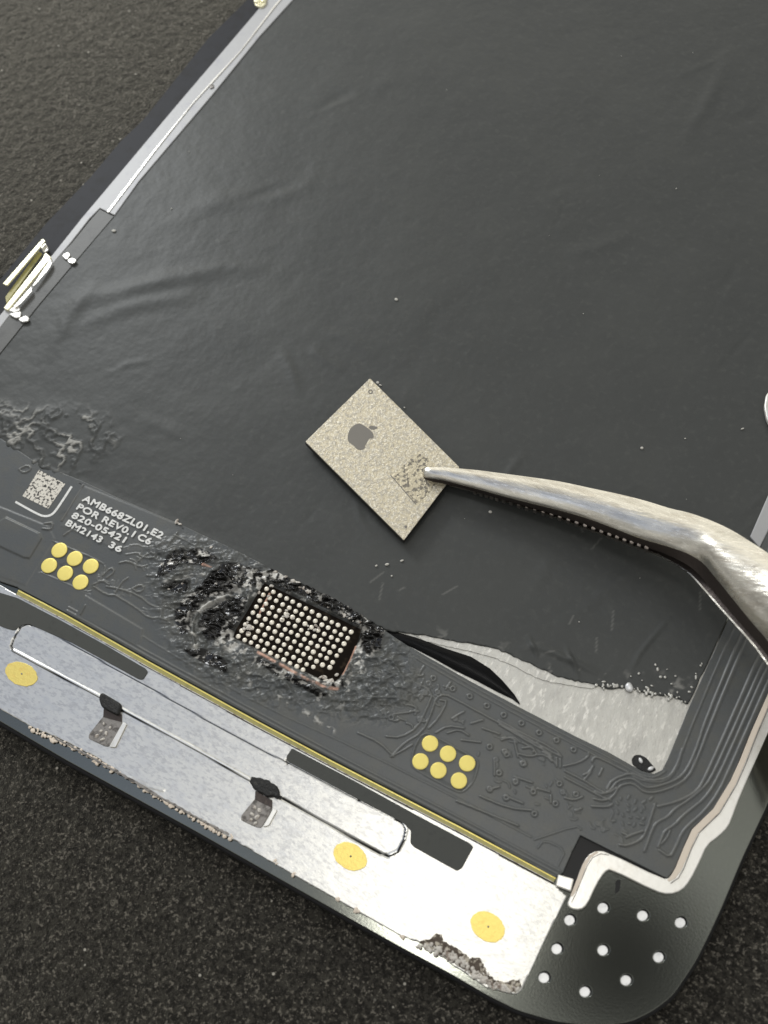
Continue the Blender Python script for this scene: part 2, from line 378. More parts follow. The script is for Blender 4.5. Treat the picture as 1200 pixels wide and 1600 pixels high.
# ------------------------------------------------------------------ display assembly
disp = empty('phone_display', (*P(600, 900, 0), 0), 'face-down dismantled phone display with scorched driver cable and torn black film, on dark mat', 'phone display')
for_disp = disp
disp_loc = Vector(disp.location)
outer = [(-300, 958), (0, 1134), (100, 1193), (300, 1303), (425, 1374), (550, 1445), (625, 1487), (700, 1527), (760, 1562), (808, 1586), (870, 1604), (930, 1611), (985, 1604), (1020, 1587),
         (1053, 1562), (1090, 1507), (1112, 1463), (1130, 1424), (1163, 1345), (1200, 1266), (1330, 950), (1815, -280), (620, -285), (520, -150), (392, 0), (330, 62), (228, 189), (193, 222), (144, 280), (74, 353), (0, 447), (-420, 900)]
slab('glass_panel', corner(outer, 14), .125, .085, 'glass', disp, .02)
def inset(poly, d):
    c_ = np.array([np.mean([p[0] for p in poly]), np.mean([p[1] for p in poly])]); out = []
    m = len(poly)
    for i in range(m):
        a, b = np.array(poly[i - 1], float), np.array(poly[(i + 1) % m], float); t = (b - a) / np.linalg.norm(b - a)
        nrm = np.array([-t[1], t[0]]); p = np.array(poly[i], float)
        if np.dot(nrm, c_ - p) < 0: nrm = -nrm
        out.append(tuple(p + nrm * d))
    return out
hole_px = [(943, 1418), (1005, 1430), (1064, 1441), (891, 1437), (871, 1482), (943, 1484), (1030, 1495), (851, 1527), (979, 1531), (915, 1549)]
dz = lambda p: [(x, y - 4) for x, y in p]
slab('backing_plate', [dz(inset(corner(outer, 14), 2.5))] + [ellipse(x, y, 9.6, 9.2, n=28) for x, y in hole_px], .150, .03, 'backing', disp, .006)
for x, y in hole_px:
    slab('rivet_hole', ellipse(x - 1.4, y + .9, 8.4, 8.2, n=24, jit=.02), .136, .006, 'paledisc', disp, .002)

slab('side_border', [(396, -10), (326, 59), (224, 187), (189, 220), (141, 277), (71, 350), (-4, 442), (-100, 560), (-60, 590), (20, 480), (84, 400), (135, 342), (165, 305), (275, 174), (402, 24), (480, -70), (450, -80)], .156, .02, 'sideborder', disp, .002)
# exposed steel behind the film
slab('steel_back', [(560, 940), (1150, 920), (1110, 1040), (1072, 1130), (1037, 1207), (1010, 1212), (930, 1170), (817, 1112), (740, 1075), (600, 1000)], .160, .008, 'backsteel', disp, .002)

# black film
filmp = [(-140, 610), (-60, 650), (0, 690), (56, 729), (125, 757), (190, 786), (275, 822), (330, 848), (380, 872), (420, 895), (480, 922), (540, 952), (585, 975), (612, 987), (640, 989), (699, 1000), (740, 1006), (773, 1013), (790, 1019), (809, 1028), (840, 1043), (868, 1056), (890, 1062), (912, 1066),
         (949, 1076), (987, 1074), (1012, 1085), (1050, 1087), (1075, 1100), (1108, 1032), (1135, 970), (1172, 880), (1222, 770), (1420, 300), (1590, -110), (480, -110), (457, 0), (406, 56), (330, 150), (217, 283), (179, 336), (114, 412), (60, 476), (0, 550), (-110, 590)]
tornp = []
for i, p in enumerate(filmp):
    tornp.append(p)
    if 12 <= i <= 28:
        q = filmp[i + 1]; k = 5
        for j in range(1, k): t = j / k; tornp.append((p[0] + (q[0] - p[0]) * t + random.uniform(-1, 1), p[1] + (q[1] - p[1]) * t + random.uniform(-1.4, 1.4)))
f = Sheet(tornp, .176, .0125)
f.H += .010 * (fbm(f.X, f.Y, .5, 3, 1) - .45) + .0035 * (fbm(f.X, f.Y, 2.2, 3, 4) - .45)
def film_ridge(pts, w, h):
    k = segdist(f.PX, f.PY, pts, False)[0]; a = np.array(pts[0], float); b = np.array(pts[-1], float); L = np.linalg.norm(b - a)
    t = ((f.PX - a[0]) * (b[0] - a[0]) + (f.PY - a[1]) * (b[1] - a[1])) / L ** 2; tp_ = np.clip(np.sin(np.pi * np.clip(t, 0, 1)), 0, 1)
    f.H[:] += 2.0 * h * tp_ * (.5 + fbm(f.X, f.Y, 3, 3, 9)) * np.exp(-(k / (w * .8)) ** 2)
film_ridge([(78, 494), (130, 470), (240, 442), (345, 420), (430, 418)], 16, .010)
film_ridge([(95, 520), (200, 480), (330, 452)], 14, .006)
film_ridge([(70, 560), (105, 500), (160, 430)], 13, .007)
film_ridge([(230, 360), (330, 318), (450, 300), (520, 270)], 20, .006)
film_ridge([(360, 320), (420, 300), (470, 285)], 10, -.006)
film_ridge([(480, 540), (510, 565), (540, 580)], 9, .006)
film_ridge([(1060, 230), (1100, 170), (1150, 60)], 14, .005)
film_ridge([(860, 980), (900, 960), (1000, 880), (1010, 780)], 12, .004)
film_ridge([(800, 1015), (840, 1010), (900, 1035), (950, 1060)], 7, .009)
film_ridge([(822, 990), (830, 1005), (842, 1030)], 4, .008)
film_ridge([(882, 1008), (895, 1035), (905, 1060)], 3, .008)
film_ridge([(1050, 960), (1000, 1020), (980, 1060)], 5, .005)
rc = random.Random(5)
for _ in range(34):
    x, y = rc.uniform(120, 1150), rc.uniform(20, 950); an = math.radians(rc.choice([-20, -25, -60, 35, -40, 70])) + rc.uniform(-.3, .3); L = rc.uniform(30, 150); bnd = rc.uniform(-.5, .5)
    pt = [(x, y), (x + L * .5 * math.cos(an), y + L * .5 * math.sin(an)), (x + L * math.cos(an + bnd * .3), y + L * math.sin(an + bnd * .3))]
    k = (abs(f.PX - x) < 190) & (abs(f.PY - y) < 190); d0 = segdist(f.PX[k], f.PY[k], pt, False)[0]
    ta = np.clip(((f.PX[k] - x) * math.cos(an) + (f.PY[k] - y) * math.sin(an)) / L, 0, 1); w_ = rc.uniform(3, 11)
    f.H[k] += rc.choice([1, 1, -1]) * rc.uniform(.002, .0075) * (w_ / 7) * np.sin(np.pi * ta) * np.exp(-(d0 / w_) ** 2)
m = f.poly_mask([(-20, 632), (50, 640), (110, 640), (165, 655), (185, 690), (150, 715), (120, 735), (60, 735), (-20, 690)], 18)
n1 = fbm(f.X, f.Y, 9, 4, 2); rid = 1 - np.abs(2 * n1 - .94) * 5
f.H += m * .017 * np.clip(rid, 0, 1) + m * .012 * fbm(f.X, f.Y, 5, 3, 8)
f.M[..., 1] = np.maximum(f.M[..., 1], m * sst(.45, .9, rid) * sst(.36, .50, fbm(f.X, f.Y, 4, 3, 5)))
m = sst(38, 0, segdist(f.PX, f.PY, [(640, 1000), (773, 1025), (868, 1060), (990, 1076), (1060, 1075)], False)[0])
f.M[..., 1] = np.maximum(f.M[..., 1], m * sst(.60, .72, fbm(f.X, f.Y, 16, 3, 6)) * .5)
edge = segdist(f.PX, f.PY, filmp[4:14], False)[0]
f.H += .006 * sst(14, 0, edge)
for a, b in (((560, 900), (700, 940)), ((930, 870), (880, 700)), ((1080, 990), (1120, 900)), ((820, 960), (960, 1040))):
    for _ in range(4):
        x = random.uniform(a[0], b[0]); y = random.uniform(a[1], b[1]); L = random.uniform(8, 36); an = random.uniform(-.9, .9) - 1
        film_d = [(x, y), (x + L * math.cos(an), y + L * math.sin(an))]
        k = (abs(f.PX - x) < 60) & (abs(f.PY - y) < 60)
        dd = segdist(f.PX[k], f.PY[k], film_d, False)[0]; f.M[..., 1][k] = np.maximum(f.M[..., 1][k], .22 * (1 - sst(.3, 2.0, dd)))
f.build('rear_film', 'film', disp, .014)

slab('film_liner', ragged([(640, 985), (699, 1000), (773, 1013), (809, 1028), (868, 1050), (912, 1060), (940, 1070), (925, 1076), (890, 1071), (862, 1066), (835, 1058), (806, 1042), (770, 1027), (735, 1018), (699, 1010), (660, 1000)], 6, .8), .168, .005, 'backsteel', disp, .001)
# torn glossy flap of film beside the flex: a curled strip
def flap():
    up = [(600, 985), (622, 988), (650, 996), (699, 1014), (736, 1026), (765, 1044), (785, 1063), (803, 1084), (812, 1098)]
    lo = [(604, 992), (622, 1003), (645, 1012), (680, 1030), (712, 1048), (745, 1064), (775, 1080), (800, 1092), (812, 1101)]
    bm = bmesh.new(); rows = []
    for i, (a, b) in enumerate(zip(up, lo)):
        r = []
        for k in range(6):
            t = k / 5; h = .166 + .022 * math.sin(math.pi * t) * math.sin(math.pi * i / 8 + .1)
            x, y = P(a[0] + (b[0] - a[0]) * t, a[1] + (b[1] - a[1]) * t, h); r.append(bm.verts.new((x, y, h)))
        rows.append(r)
    for r, s_ in zip(rows[:-1], rows[1:]):
        for k in range(5): bm.faces.new((r[k], r[k + 1], s_[k + 1], s_[k]))
    bmesh.ops.solidify(bm, geom=bm.faces[:], thickness=.004)
    mesh_from_bm('torn_flap', bm, 'void', disp, 80)
flap()
slab('torn_scrap', corner([(987, 1186), (991, 1180), (1000, 1179), (1010, 1184), (1026, 1203), (1016, 1208), (1000, 1203), (988, 1194)], 3), .170, .006, 'black', disp, .002)
for q in ((1001, 1188), (1017, 1201)): crumbs('adhesive_crumb', [q], 'paledisc', disp, .175, .018, .022)
def dcr(name, pts, mat, z, a, b, lab=None):
    o = crumbs(name, pts, mat, disp, z, a, b); o['kind'] = 'stuff'; return o
dcr('torn_edge_crumbs', scatter_line([(930, 1070), (987, 1073), (1010, 1083), (1050, 1087), (1072, 1097)], 48, 2.6) + scatter_line([(1078, 1080), (1098, 1035)], 8, 2) + scatter_line([(985, 1050), (1060, 1065)], 12, 9), 'backsteel', .182, .005, .014)
crumbs('bright_crumb', [(983, 1074)], 'paledisc', disp, .185, .035, .036)

# left rail, tape and contacts
railp = [(398, 21), (270, 171), (161, 301), (128, 340), (81, 399), (40, 447), (10, 480), (-70, 575), (-60, 590), (12, 496), (50, 452), (88, 405), (112, 377), (140, 341), (156, 325), (179, 336), (217, 283), (330, 150), (406, 56), (457, 0), (510, -70), (470, -70)]
slab('side_rail', railp, .186, .03, 'rail', disp, .006)
slab('rail_ridge', ribbon([(480, -50), (431, 7), (375, 80), (340, 118), (301, 161), (242, 234), (168, 331)], [1.5, 2, 1.2, 2.2, 1.4, 2.6, 3]), .196, .012, 'frame', disp, .003)
slab('side_tape', [(156, 327), (178, 338), (114, 413), (60, 477), (0, 552), (-70, 640), (-70, 575), (0, 512), (40, 462), (86, 406), (112, 380), (140, 345)], .182, .012, 'sidetape', disp, .003)
slab('rail_mark', [(328, 133), (333, 131), (334, 136), (328, 138)], .198, .01, 'hinge', disp, .002)
def spring():
    o = slab('spring_contact', corner([(5, 481), (66, 404), (71, 394), (80, 402), (18, 478), (12, 485)], 2), .215, .03, 'brass', disp, .006)
    o['label'] = 'pale brass spring contact clipped on the left rail'
    slab('contact_bar', corner([(4, 443), (66, 373), (71, 376), (11, 446)], 1), .25, .02, 'brass', o, .005)
    slab('contact_leaf', corner([(50, 447), (79, 404), (81, 412), (75, 422), (54, 446)], 2), .225, .012, 'frame', o, .004)
    slab('contact_leaf', corner([(20, 479), (49, 447), (50, 455), (33, 474), (24, 480)], 2), .225, .012, 'frame', o, .004)
    for p in ([(63, 386), (71, 379), (76, 390), (68, 395)], [(11, 484), (28, 476), (32, 484), (22, 488)], [(13, 490), (33, 486), (32, 495), (24, 497)], [(28, 498), (40, 492), (46, 497), (43, 502), (33, 503)], [(96, 399), (106, 393), (110, 398), (104, 406)], [(105, 406), (112, 402), (120, 406), (114, 412), (107, 410)]):
        slab('contact_foot', corner(p, 3), .205, .02, 'frame', o, .006)
    slab('contact_spacer', corner([(8, 464), (60, 392), (66, 396), (10, 474)], 1), .205, .012, 'olive', o, .003)
spring()
o = slab('rail_connector', corner([(393, -20), (420, -30), (415, 6), (408, 11), (398, 8)], 3), .21, .03, 'brass', disp, .006)
crumbs('connector_pins', [(402, 2), (406, 6), (411, 1), (399, -4), (407, -3)], 'brass', o, .214, .02, .03)

# right-hand rail glimpsed behind the tweezers, and the white clip at the frame edge
slab('right_rail', [(1172, 838), (1196, 783), (1260, 640), (1288, 640), (1215, 800), (1187, 856)], .192, .03, 'rail', disp, .01)
slab('right_clip', corner([(1197, 615), (1206, 608), (1230, 612), (1232, 660), (1210, 676), (1198, 655), (1194, 635)], 5), .23, .05, 'frame', disp, .015)

# ------------------------------------------------------------------ bottom steel plate
ptop = [(27, 929), (100, 968), (233, 1043), (397, 1134), (517, 1198), (717, 1301), (868, 1383)]
plow = [(886, 1400), (850, 1472), (815, 1547), (806, 1554), (798, 1553), (760, 1543), (725, 1520), (680, 1488), (656, 1473), (625, 1461), (550, 1419), (458, 1367), (358, 1308), (273, 1259), (200, 1215), (147, 1182), (93, 1154), (53, 1138), (0, 1107), (-180, 1000), (-180, 815), (-60, 880)]
slot_top = [(50, 977), (67, 981), (100, 1000), (140, 1022), (167, 1038), (233, 1074), (333, 1131), (397, 1166), (450, 1192), (560, 1250), (617, 1280), (629, 1287), (634, 1297), (631, 1313), (621, 1332), (608, 1338), (592, 1332), (442, 1248), (390, 1220), (300, 1169), (190, 1110), (150, 1087), (20, 1018), (17, 1008), (20, 997), (30, 981), (43, 975)]
pl = Sheet(ptop + plow[:4] + ragged(plow[4:-3], 5, .8, False) + plow[-3:], .170, .0085)
pl.H += .0016 * (fbm(pl.X, pl.Y, 3, 3, 3) - .45)
def gap_line(pts, w, d=.016, soft=.7):
    pl.line(pts, w, -d, .45)
    k = segdist(pl.PX, pl.PY, pts, False)[0]; pl.M[..., 0] = np.maximum(pl.M[..., 0], 1 - sst(w * .38, w * .38 + soft, k))  # dark of the open gap painted black into the groove
def highlight_lip(pts, dx, dy, w, h=.008):
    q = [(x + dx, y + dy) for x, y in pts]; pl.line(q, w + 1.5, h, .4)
    k = segdist(pl.PX, pl.PY, q, False)[0]; pl.M[..., 1] = np.maximum(pl.M[..., 1], (1 - sst(w * .4, w * .4 + .8, k)) * (1 - pl.M[..., 0]))  # highlight along the raised lip is painted in as paler colour
gap_line(slot_top[:11], 1.3, .003, .9); gap_line(slot_top[10:18], 3.0); gap_line(slot_top[17:24], 2.2); gap_line([(x + .6, y + 1.6) for x, y in slot_top[23:26]], 1.6); gap_line(slot_top[25:27] + [slot_top[0]], 1.8, .005)
highlight_lip(slot_top[18:23], .9, -2.2, 1.9); highlight_lip(slot_top[10:16], 1.5, -2.8, 2.6, .004)
gap_line([(448, 1187), (450, 1195)], 1.6); gap_line([(562, 1245), (561, 1251)], 1.6)
pl.line([(205, 1215), (230, 1228), (255, 1235)], 5, .004); pl.line([(180, 1210), (205, 1216)], 5, .003)
plate = pl.build('steel_plate', 'metal', disp, .018)
tape1 = [(-100, 880), (0, 926), (27, 934), (100, 972), (165, 1008), (228, 1045), (231, 1050), (223, 1062), (216, 1061), (165, 1033), (110, 1003), (45, 975), (35, 976), (22, 985), (10, 982), (0, 978), (-100, 925)]
slab('foam_strip', corner(tape1, 3), .177, .006, 'darktape', plate, .002)
tape2 = [(456, 1169), (550, 1218), (650, 1273), (733, 1317), (740, 1323), (722, 1356), (714, 1361), (646, 1323), (641, 1317), (642, 1298), (629, 1285), (562, 1250), (450, 1190), (447, 1183)]
slab('foam_strip', corner(tape2, 3), .177, .006, 'darktape', plate, .002)
for x, y, rx, ry, a in ((33, 1053, 26, 18, 22), (547, 1338, 28, 20, 30), (762, 1448, 29, 22, 35)):
    slab('weld_spot', ellipse(x, y, rx, ry, a, 40, .03), .1745, .004, 'goldspot', plate, .0015)
    crumbs('weld_pit', [(x + 1, y)], 'hinge', plate, .1755, .006, .010, .3)
def hinge_tab(patch, cap, dots, jag):
    o = slab('hinge_tab', corner(patch, 4), .1775, .008, 'hinge', disp, .003)
    a_, b_ = patch[0], patch[1]
    slab('hinge_neck', [(a_[0] - 2, a_[1] + 3), (a_[0] - 1, a_[1] - 11), (b_[0] - 1, b_[1] - 8), (b_[0] - 1, b_[1] + 4)], .182, .008, 'tarnish_shade', o, .002)
    slab('foam_cap', ragged(cap, 4, jag) if jag else corner(cap, 4), .215, .045, 'black', o, .012)
    for q in dots: crumbs('weld_dot', [q], 'residue', o, .179, .012, .016)
    return o
hinge_tab([(163, 1117), (191, 1124), (190, 1132), (176, 1164), (166, 1167), (138, 1154), (139, 1147)], [(156, 1084), (160, 1082), (187, 1098), (189, 1103), (184, 1117), (178, 1115), (158, 1104), (154, 1092)], [(162, 1131), (172, 1137), (158, 1142), (166, 1146), (151, 1150), (160, 1155)], 0)
slab('hinge_side', corner([(192, 1128), (198, 1131), (180, 1168), (170, 1167)], 2), .186, .012, 'frame', plate, .004)
hinge_tab([(400, 1246), (426, 1258), (424, 1268), (408, 1294), (396, 1291), (376, 1281), (377, 1274)], [(392, 1213), (404, 1214), (420, 1219), (433, 1229), (439, 1243), (430, 1246), (412, 1242), (394, 1231), (390, 1222)], [(398, 1262), (405, 1266), (394, 1272), (402, 1277), (392, 1281), (399, 1286)], 1.6)
slab('hinge_side', corner([(427, 1262), (433, 1266), (420, 1290), (411, 1292)], 2), .186, .012, 'frame', plate, .004)
# corrosion and solder blobs along the lower edge
lowedge = [(45, 1138), (93, 1158), (147, 1184), (200, 1216), (273, 1262), (358, 1311)]
dcr('edge_beads', scatter_line(lowedge, 150, 1.3) + [q for x, y in [(57, 1140), (84, 1156), (147, 1190), (174, 1203), (238, 1240), (266, 1257), (331, 1292), (361, 1309), (430, 1345), (458, 1366), (526, 1404), (558, 1424), (630, 1463)] for q in scatter_line([(x - 2, y), (x + 2, y + 1)], 4, 1.8)], 'tan', .166, .007, .016)
slab('corroded_edge', ragged([(84, 1151), (120, 1169), (147, 1184), (200, 1213), (240, 1238), (270, 1254), (300, 1271), (358, 1302), (357, 1305), (300, 1275), (262, 1254), (240, 1242), (200, 1218), (147, 1188), (120, 1172), (86, 1155)], 4, .9), .1765, .006, 'hinge', plate, .002)
slab('corrosion_patch', ragged([(655, 1471), (672, 1466), (682, 1457), (690, 1460), (694, 1472), (712, 1480), (735, 1497), (748, 1495), (757, 1510), (765, 1525), (775, 1532), (790, 1534), (812, 1530), (815, 1541), (806, 1551), (796, 1549), (768, 1540), (745, 1528), (720, 1512), (690, 1492), (662, 1480)], 3, 1.6), .1775, .01, 'dirt', plate, .004)
dcr('corrosion_crumbs', scatter_line([(658, 1475), (690, 1486), (720, 1505), (745, 1524), (770, 1538), (806, 1548)], 150, 3.2), 'residue', .180, .006, .017)

# yellow film edges between plate and cable
E = [(27, 925), (100, 963), (233, 1038), (397, 1128), (517, 1192), (717, 1295), (867, 1375)]
sh = lambda p, dx, dy: [(x + dx, y + dy) for x, y in p]
slab('yellow_film', ribbon(sh(E, 0, 0), 9), .1775, .006, 'olive', disp, .002)
slab('film_edge_line', ribbon(sh(E, 1.2, -2.4), 1.8), .181, .006, 'gold', disp, .001)
slab('film_edge_line', ribbon(sh(E, -1.8, 3.8), 1.3), .181, .006, 'residue', disp, .001)

# ------------------------------------------------------------------ corner frame
outer_f = [(1290, 930), (1230, 1075), (1200, 1145), (1157, 1242), (1146, 1272), (1138, 1292), (1124, 1306), (1105, 1320), (1094, 1345), (1079, 1375), (1066, 1391), (1046, 1398), (1024, 1393), (954, 1358), (945, 1362), (932, 1382), (918, 1413), (907, 1422), (892, 1420), (886, 1413)]
inner_f = [(890, 1402), (897, 1388), (907, 1356), (918, 1336), (931, 1329), (947, 1330), (1036, 1373), (1046, 1372), (1056, 1360), (1072, 1321), (1083, 1297), (1119, 1263), (1145, 1220), (1160, 1188), (1178, 1140), (1200, 1087), (1262, 940)]
fr = slab('corner_frame', chaikin(outer_f + inner_f, 1), .190, .036, 'frame', disp, .008)
slab('frame_liner', ribbon([(1255, 955), (1204, 1085), (1178, 1145), (1160, 1190), (1146, 1222), (1119, 1267), (1086, 1299), (1074, 1325), (1060, 1358), (1052, 1370), (1044, 1376)], [8, 8, 9, 9, 10, 11, 11, 11, 10, 8, 4]), .194, .01, 'tan', fr, .003)
slab('frame_groove', ribbon([(1262, 965), (1210, 1085), (1184, 1145), (1166, 1192), (1151, 1226), (1125, 1270), (1093, 1301), (1081, 1325), (1068, 1358), (1060, 1372), (1048, 1380)], 1.6), .1955, .006, 'hinge', fr, .001)
slab('frame_groove', ribbon([(951, 1336), (938, 1334), (926, 1340), (918, 1352), (908, 1376), (899, 1398), (893, 1410)], 1.3), .1915, .006, 'hinge', fr, .001)
slab('frame_liner', ribbon([(934, 1331), (922, 1338), (914, 1350), (905, 1374), (898, 1390), (893, 1400)], [3, 5, 6, 7, 6, 4]), .1925, .006, 'tan', fr, .002)
slab('corner_recess', [(900, 1300), (1050, 1375), (1046, 1384), (930, 1335), (912, 1360), (898, 1390), (880, 1385), (878, 1366)], .1545, .006, 'void', disp, .002)
slab('silver_block', corner([(872, 1366), (897, 1373), (892, 1393), (868, 1384)], 3), .205, .04, 'frame', disp, .008)
slab('coating_nick', corner([(962, 1376), (970, 1374), (968, 1392), (961, 1397)], 3), .1515, .004, 'void', disp, .001)

# ------------------------------------------------------------------ flex cable
flexp = [(-180, 560), (-60, 640), (0, 684), (56, 722), (125, 750), (190, 780), (275, 816), (330, 842), (380, 866), (430, 893), (480, 916), (540, 946), (590, 978), (630, 1005), (736, 1065), (817, 1108), (900, 1151), (950, 1175), (987, 1196), (1006, 1206), (1022, 1209), (1035, 1203), (1046, 1180), (1077, 1104), (1112, 1026), (1137, 970), (1200, 828), (1240, 735), (1320, 760),
         (1240, 990), (1200, 1085), (1170, 1150), (1152, 1196), (1135, 1236), (1114, 1266), (1080, 1296), (1068, 1325), (1053, 1360), (1042, 1372), (1031, 1367), (943, 1323), (907, 1305), (894, 1330), (880, 1363), (868, 1371)] + [(x + 2, y - 6) for x, y in E[::-1]][1:] + [(27, 917), (0, 908), (-60, 878), (-180, 810)]
g = Sheet(flexp, .1835, .0062)
TH = .0105
def fx(pts, w=3.6, h=TH, c_=1): g.line(chaikin(pts, c_, False) if len(pts) > 2 else pts, w, h, .35)
Z = lambda s, ox, oy, pts: [(ox + x / s, oy + y / s) for x, y in pts]
# long edges of the board
fx([(612, 1000), (736, 1071), (817, 1115), (950, 1183), (987, 1203), (1008, 1213), (1024, 1215), (1040, 1205)], 3, .006)
fx([(640, 1023), (736, 1078), (817, 1122), (950, 1191), (985, 1211), (1010, 1222), (1040, 1222), (1058, 1203), (1067, 1170), (1095, 1100), (1145, 985), (1210, 840)], 3, .007)
Fz = lambda pts: Z(6, 900, 1160, pts)
fx(Fz([(290, 440), (340, 350), (510, 285), (600, 320), (690, 360), (850, 340), (930, 260), (1000, 60)]), 4)
fx(Fz([(180, 460), (260, 490), (330, 440), (390, 360), (500, 335), (560, 355), (650, 425), (740, 420), (900, 370), (1000, 310), (1070, 200), (1150, 0)]) + [(1100, 1132), (1150, 1010), (1215, 860)], 4)
fx(Fz([(170, 530), (260, 550), (350, 510), (400, 410), (500, 380), (560, 400), (640, 470), (760, 470), (930, 410), (1050, 330)]) + [(1088, 1190), (1110, 1132), (1160, 1012), (1225, 860)], 4)
fx(Fz([(150, 600), (300, 605), (340, 580)]), 4)
fx(Fz([(770, 600), (930, 560), (1050, 510), (1150, 440), (1200, 350)]) + [(1120, 1175), (1175, 1050), (1235, 910)], 4.5)
fx(Fz([(640, 1020), (720, 800), (770, 740), (860, 700), (930, 620), (1050, 545), (1180, 440)]) + [(1110, 1218), (1128, 1180), (1185, 1053), (1245, 915)], 4)
fx(Fz([(770, 980), (800, 900), (830, 830), (930, 770), (1000, 690), (1100, 610), (1200, 530)]) + [(1115, 1228), (1137, 1183), (1193, 1056), (1250, 930)], 4)
fx(Fz([(780, 1010), (880, 1080), (930, 990), (990, 850), (1060, 770), (1200, 650)]) + [(1122, 1240), (1145, 1190), (1200, 1066), (1256, 940)], 4)
fx(Fz([(740, 580), (650, 860), (600, 920), (480, 970), (410, 960)]), 4)
fx(Fz([(470, 890), (540, 860), (630, 830)]), 4); fx(Fz([(430, 850), (480, 870)]), 3)
fx(Fz([(800, 950), (850, 900), (880, 830)]), 3); fx(Fz([(1120, 120), (1060, 330), (930, 430)]), 3, .004)
for (x, y) in [(500, 500), (560, 540), (620, 570), (690, 540), (480, 580), (480, 640), (540, 640), (610, 650), (440, 690), (500, 700), (570, 700), (430, 750), (490, 760), (550, 760), (640, 620), (640, 710), (600, 760), (380, 640), (340, 740), (420, 520), (390, 580)]:
    q = Fz([(x, y), (x + random.uniform(-40, 40), y + random.uniform(-30, 30))]); fx(q, 4, .006)
for (x, y) in [(50, 680), (170, 610)]: pass
Ez = lambda pts: Z(5.4545, 780, 1080, pts)
vias = Ez([(40, 205), (190, 275), (340, 355), (490, 420), (635, 500), (515, 790), (655, 880), (65, 540), (210, 620), (140, 770), (290, 860), (480, 960), (60, 910), (0, 700)]) + Z(2.727, 560, 940, [(320, 328), (403, 372), (475, 405), (548, 445), (285, 390), (140, 495), (625, 640), (700, 690), (560, 620), (600, 730), (670, 770), (745, 810), (750, 905), (560, 800), (630, 835)])
for x, y in vias: g.ring(x, y, 3.6, 3.2, TH)
for q in ([(0, 250), (180, 350), (480, 500), (530, 560)], [(0, 285), (170, 385), (440, 540)], [(560, 680), (730, 765), (860, 850), (930, 875), (1000, 820)], [(560, 735), (740, 830), (870, 900), (950, 930)], [(550, 640), (680, 610), (760, 560), (760, 530)], [(720, 715), (770, 690), (800, 640)], [(790, 600), (810, 560), (870, 575), (1100, 690)], [(730, 750), (780, 690)], [(850, 720), (880, 660)], [(30, 400), (110, 400), (150, 440)], [(150, 530), (260, 560), (340, 540), (400, 550), (450, 600)], [(200, 440), (300, 490), (290, 520)], [(370, 520), (450, 560)], [(440, 890), (440, 950)], [(560, 910), (640, 930), (710, 900)], [(650, 1020), (700, 1000)], [(490, 570), (490, 640)], [(520, 580), (520, 650)], [(130, 730), (280, 780)], [(330, 830), (430, 860)], [(130, 430), (160, 560)]):
    fx(Ez(q), 3.4)
Dz = lambda pts: Z(2.727, 560, 940, pts)
for q in ([(240, 345), (320, 385), (290, 460), (250, 540), (180, 580), (120, 575)], [(150, 650), (200, 600), (270, 560), (310, 480), (330, 410), (370, 395), (420, 420), (640, 540), (860, 660)], [(300, 540), (340, 500), (380, 425), (350, 420)], [(140, 660), (180, 640), (230, 610)], [(150, 480), (240, 470), (250, 450), (210, 440)],
          [(400, 500), (430, 480), (450, 470)], [(480, 520), (530, 505)], [(530, 540), (600, 565)], [(380, 560), (430, 545), (470, 570)], [(610, 590), (660, 575), (690, 600)], [(700, 625), (740, 620), (760, 650)], [(330, 560), (380, 530), (450, 540)], [(440, 590), (520, 600)], [(580, 680), (580, 740)], [(760, 600), (840, 690)], [(560, 800), (600, 790)], [(630, 830), (700, 860)], [(520, 830), (640, 880), (740, 890)],
          [(0, 560), (90, 600), (150, 660)], [(420, 850), (520, 890), (680, 955)]):
    fx(Dz(q), 3.4)
# window edges round the two groups of contacts
fx(Dz([(280, 565), (300, 560), (505, 672), (512, 700), (490, 770), (450, 810), (420, 812), (240, 715), (225, 690), (235, 630), (262, 575), (280, 565)]), 2.6, .006)
fx([(83, 846), (160, 878), (166, 890), (146, 922), (134, 925), (64, 894)], 2.4, .005)
m = g.poly_mask([(84, 848), (164, 882), (142, 928), (60, 893)], 2) ; g.H -= .004 * m
m = g.poly_mask(Dz([(285, 568), (506, 680), (486, 770), (440, 808), (228, 690), (245, 620)]), 2); g.H -= .004 * m
# left part of the board
Az = lambda pts: Z(3, 0, 700, pts)
for q in ([(500, 650), (560, 660), (650, 690), (720, 750), (790, 742), (840, 775)], [(540, 690), (640, 750), (700, 800), (760, 795), (830, 840)], [(440, 650), (500, 690), (540, 690)], [(540, 680), (570, 630), (600, 610)], [(620, 660), (660, 640), (680, 660), (650, 680), (620, 660)], [(480, 600), (520, 560), (540, 580), (500, 610)], [(440, 640), (480, 620), (510, 640)],
          [(580, 470), (640, 450), (680, 470), (770, 455), (740, 410), (700, 430)], [(590, 500), (650, 490), (660, 510), (720, 520), (735, 500), (700, 490), (650, 530)], [(560, 540), (600, 530), (660, 560), (690, 550)], [(750, 560), (720, 600), (690, 600)], [(770, 520), (800, 460), (860, 470)], [(300, 410), (340, 380), (360, 390)], [(210, 355), (250, 350), (240, 385), (200, 380)],
          [(390, 175), (290, 340)], [(400, 740), (380, 780)], [(90, 100), (130, 80), (150, 100), (110, 120), (90, 100)], [(830, 400), (780, 470), (760, 520)], [(820, 410), (900, 450), (1000, 500)]):
    fx(Az(q), 3.4)
m = g.poly_mask(Az([(400, 690), (670, 850), (660, 910), (640, 925), (355, 785)]), 1.5); g.H += .006 * m
m = g.poly_mask([(-5, 818), (10, 809), (62, 834), (66, 842), (47, 873), (38, 872), (-5, 852)], 1.5); g.H += .012 * m
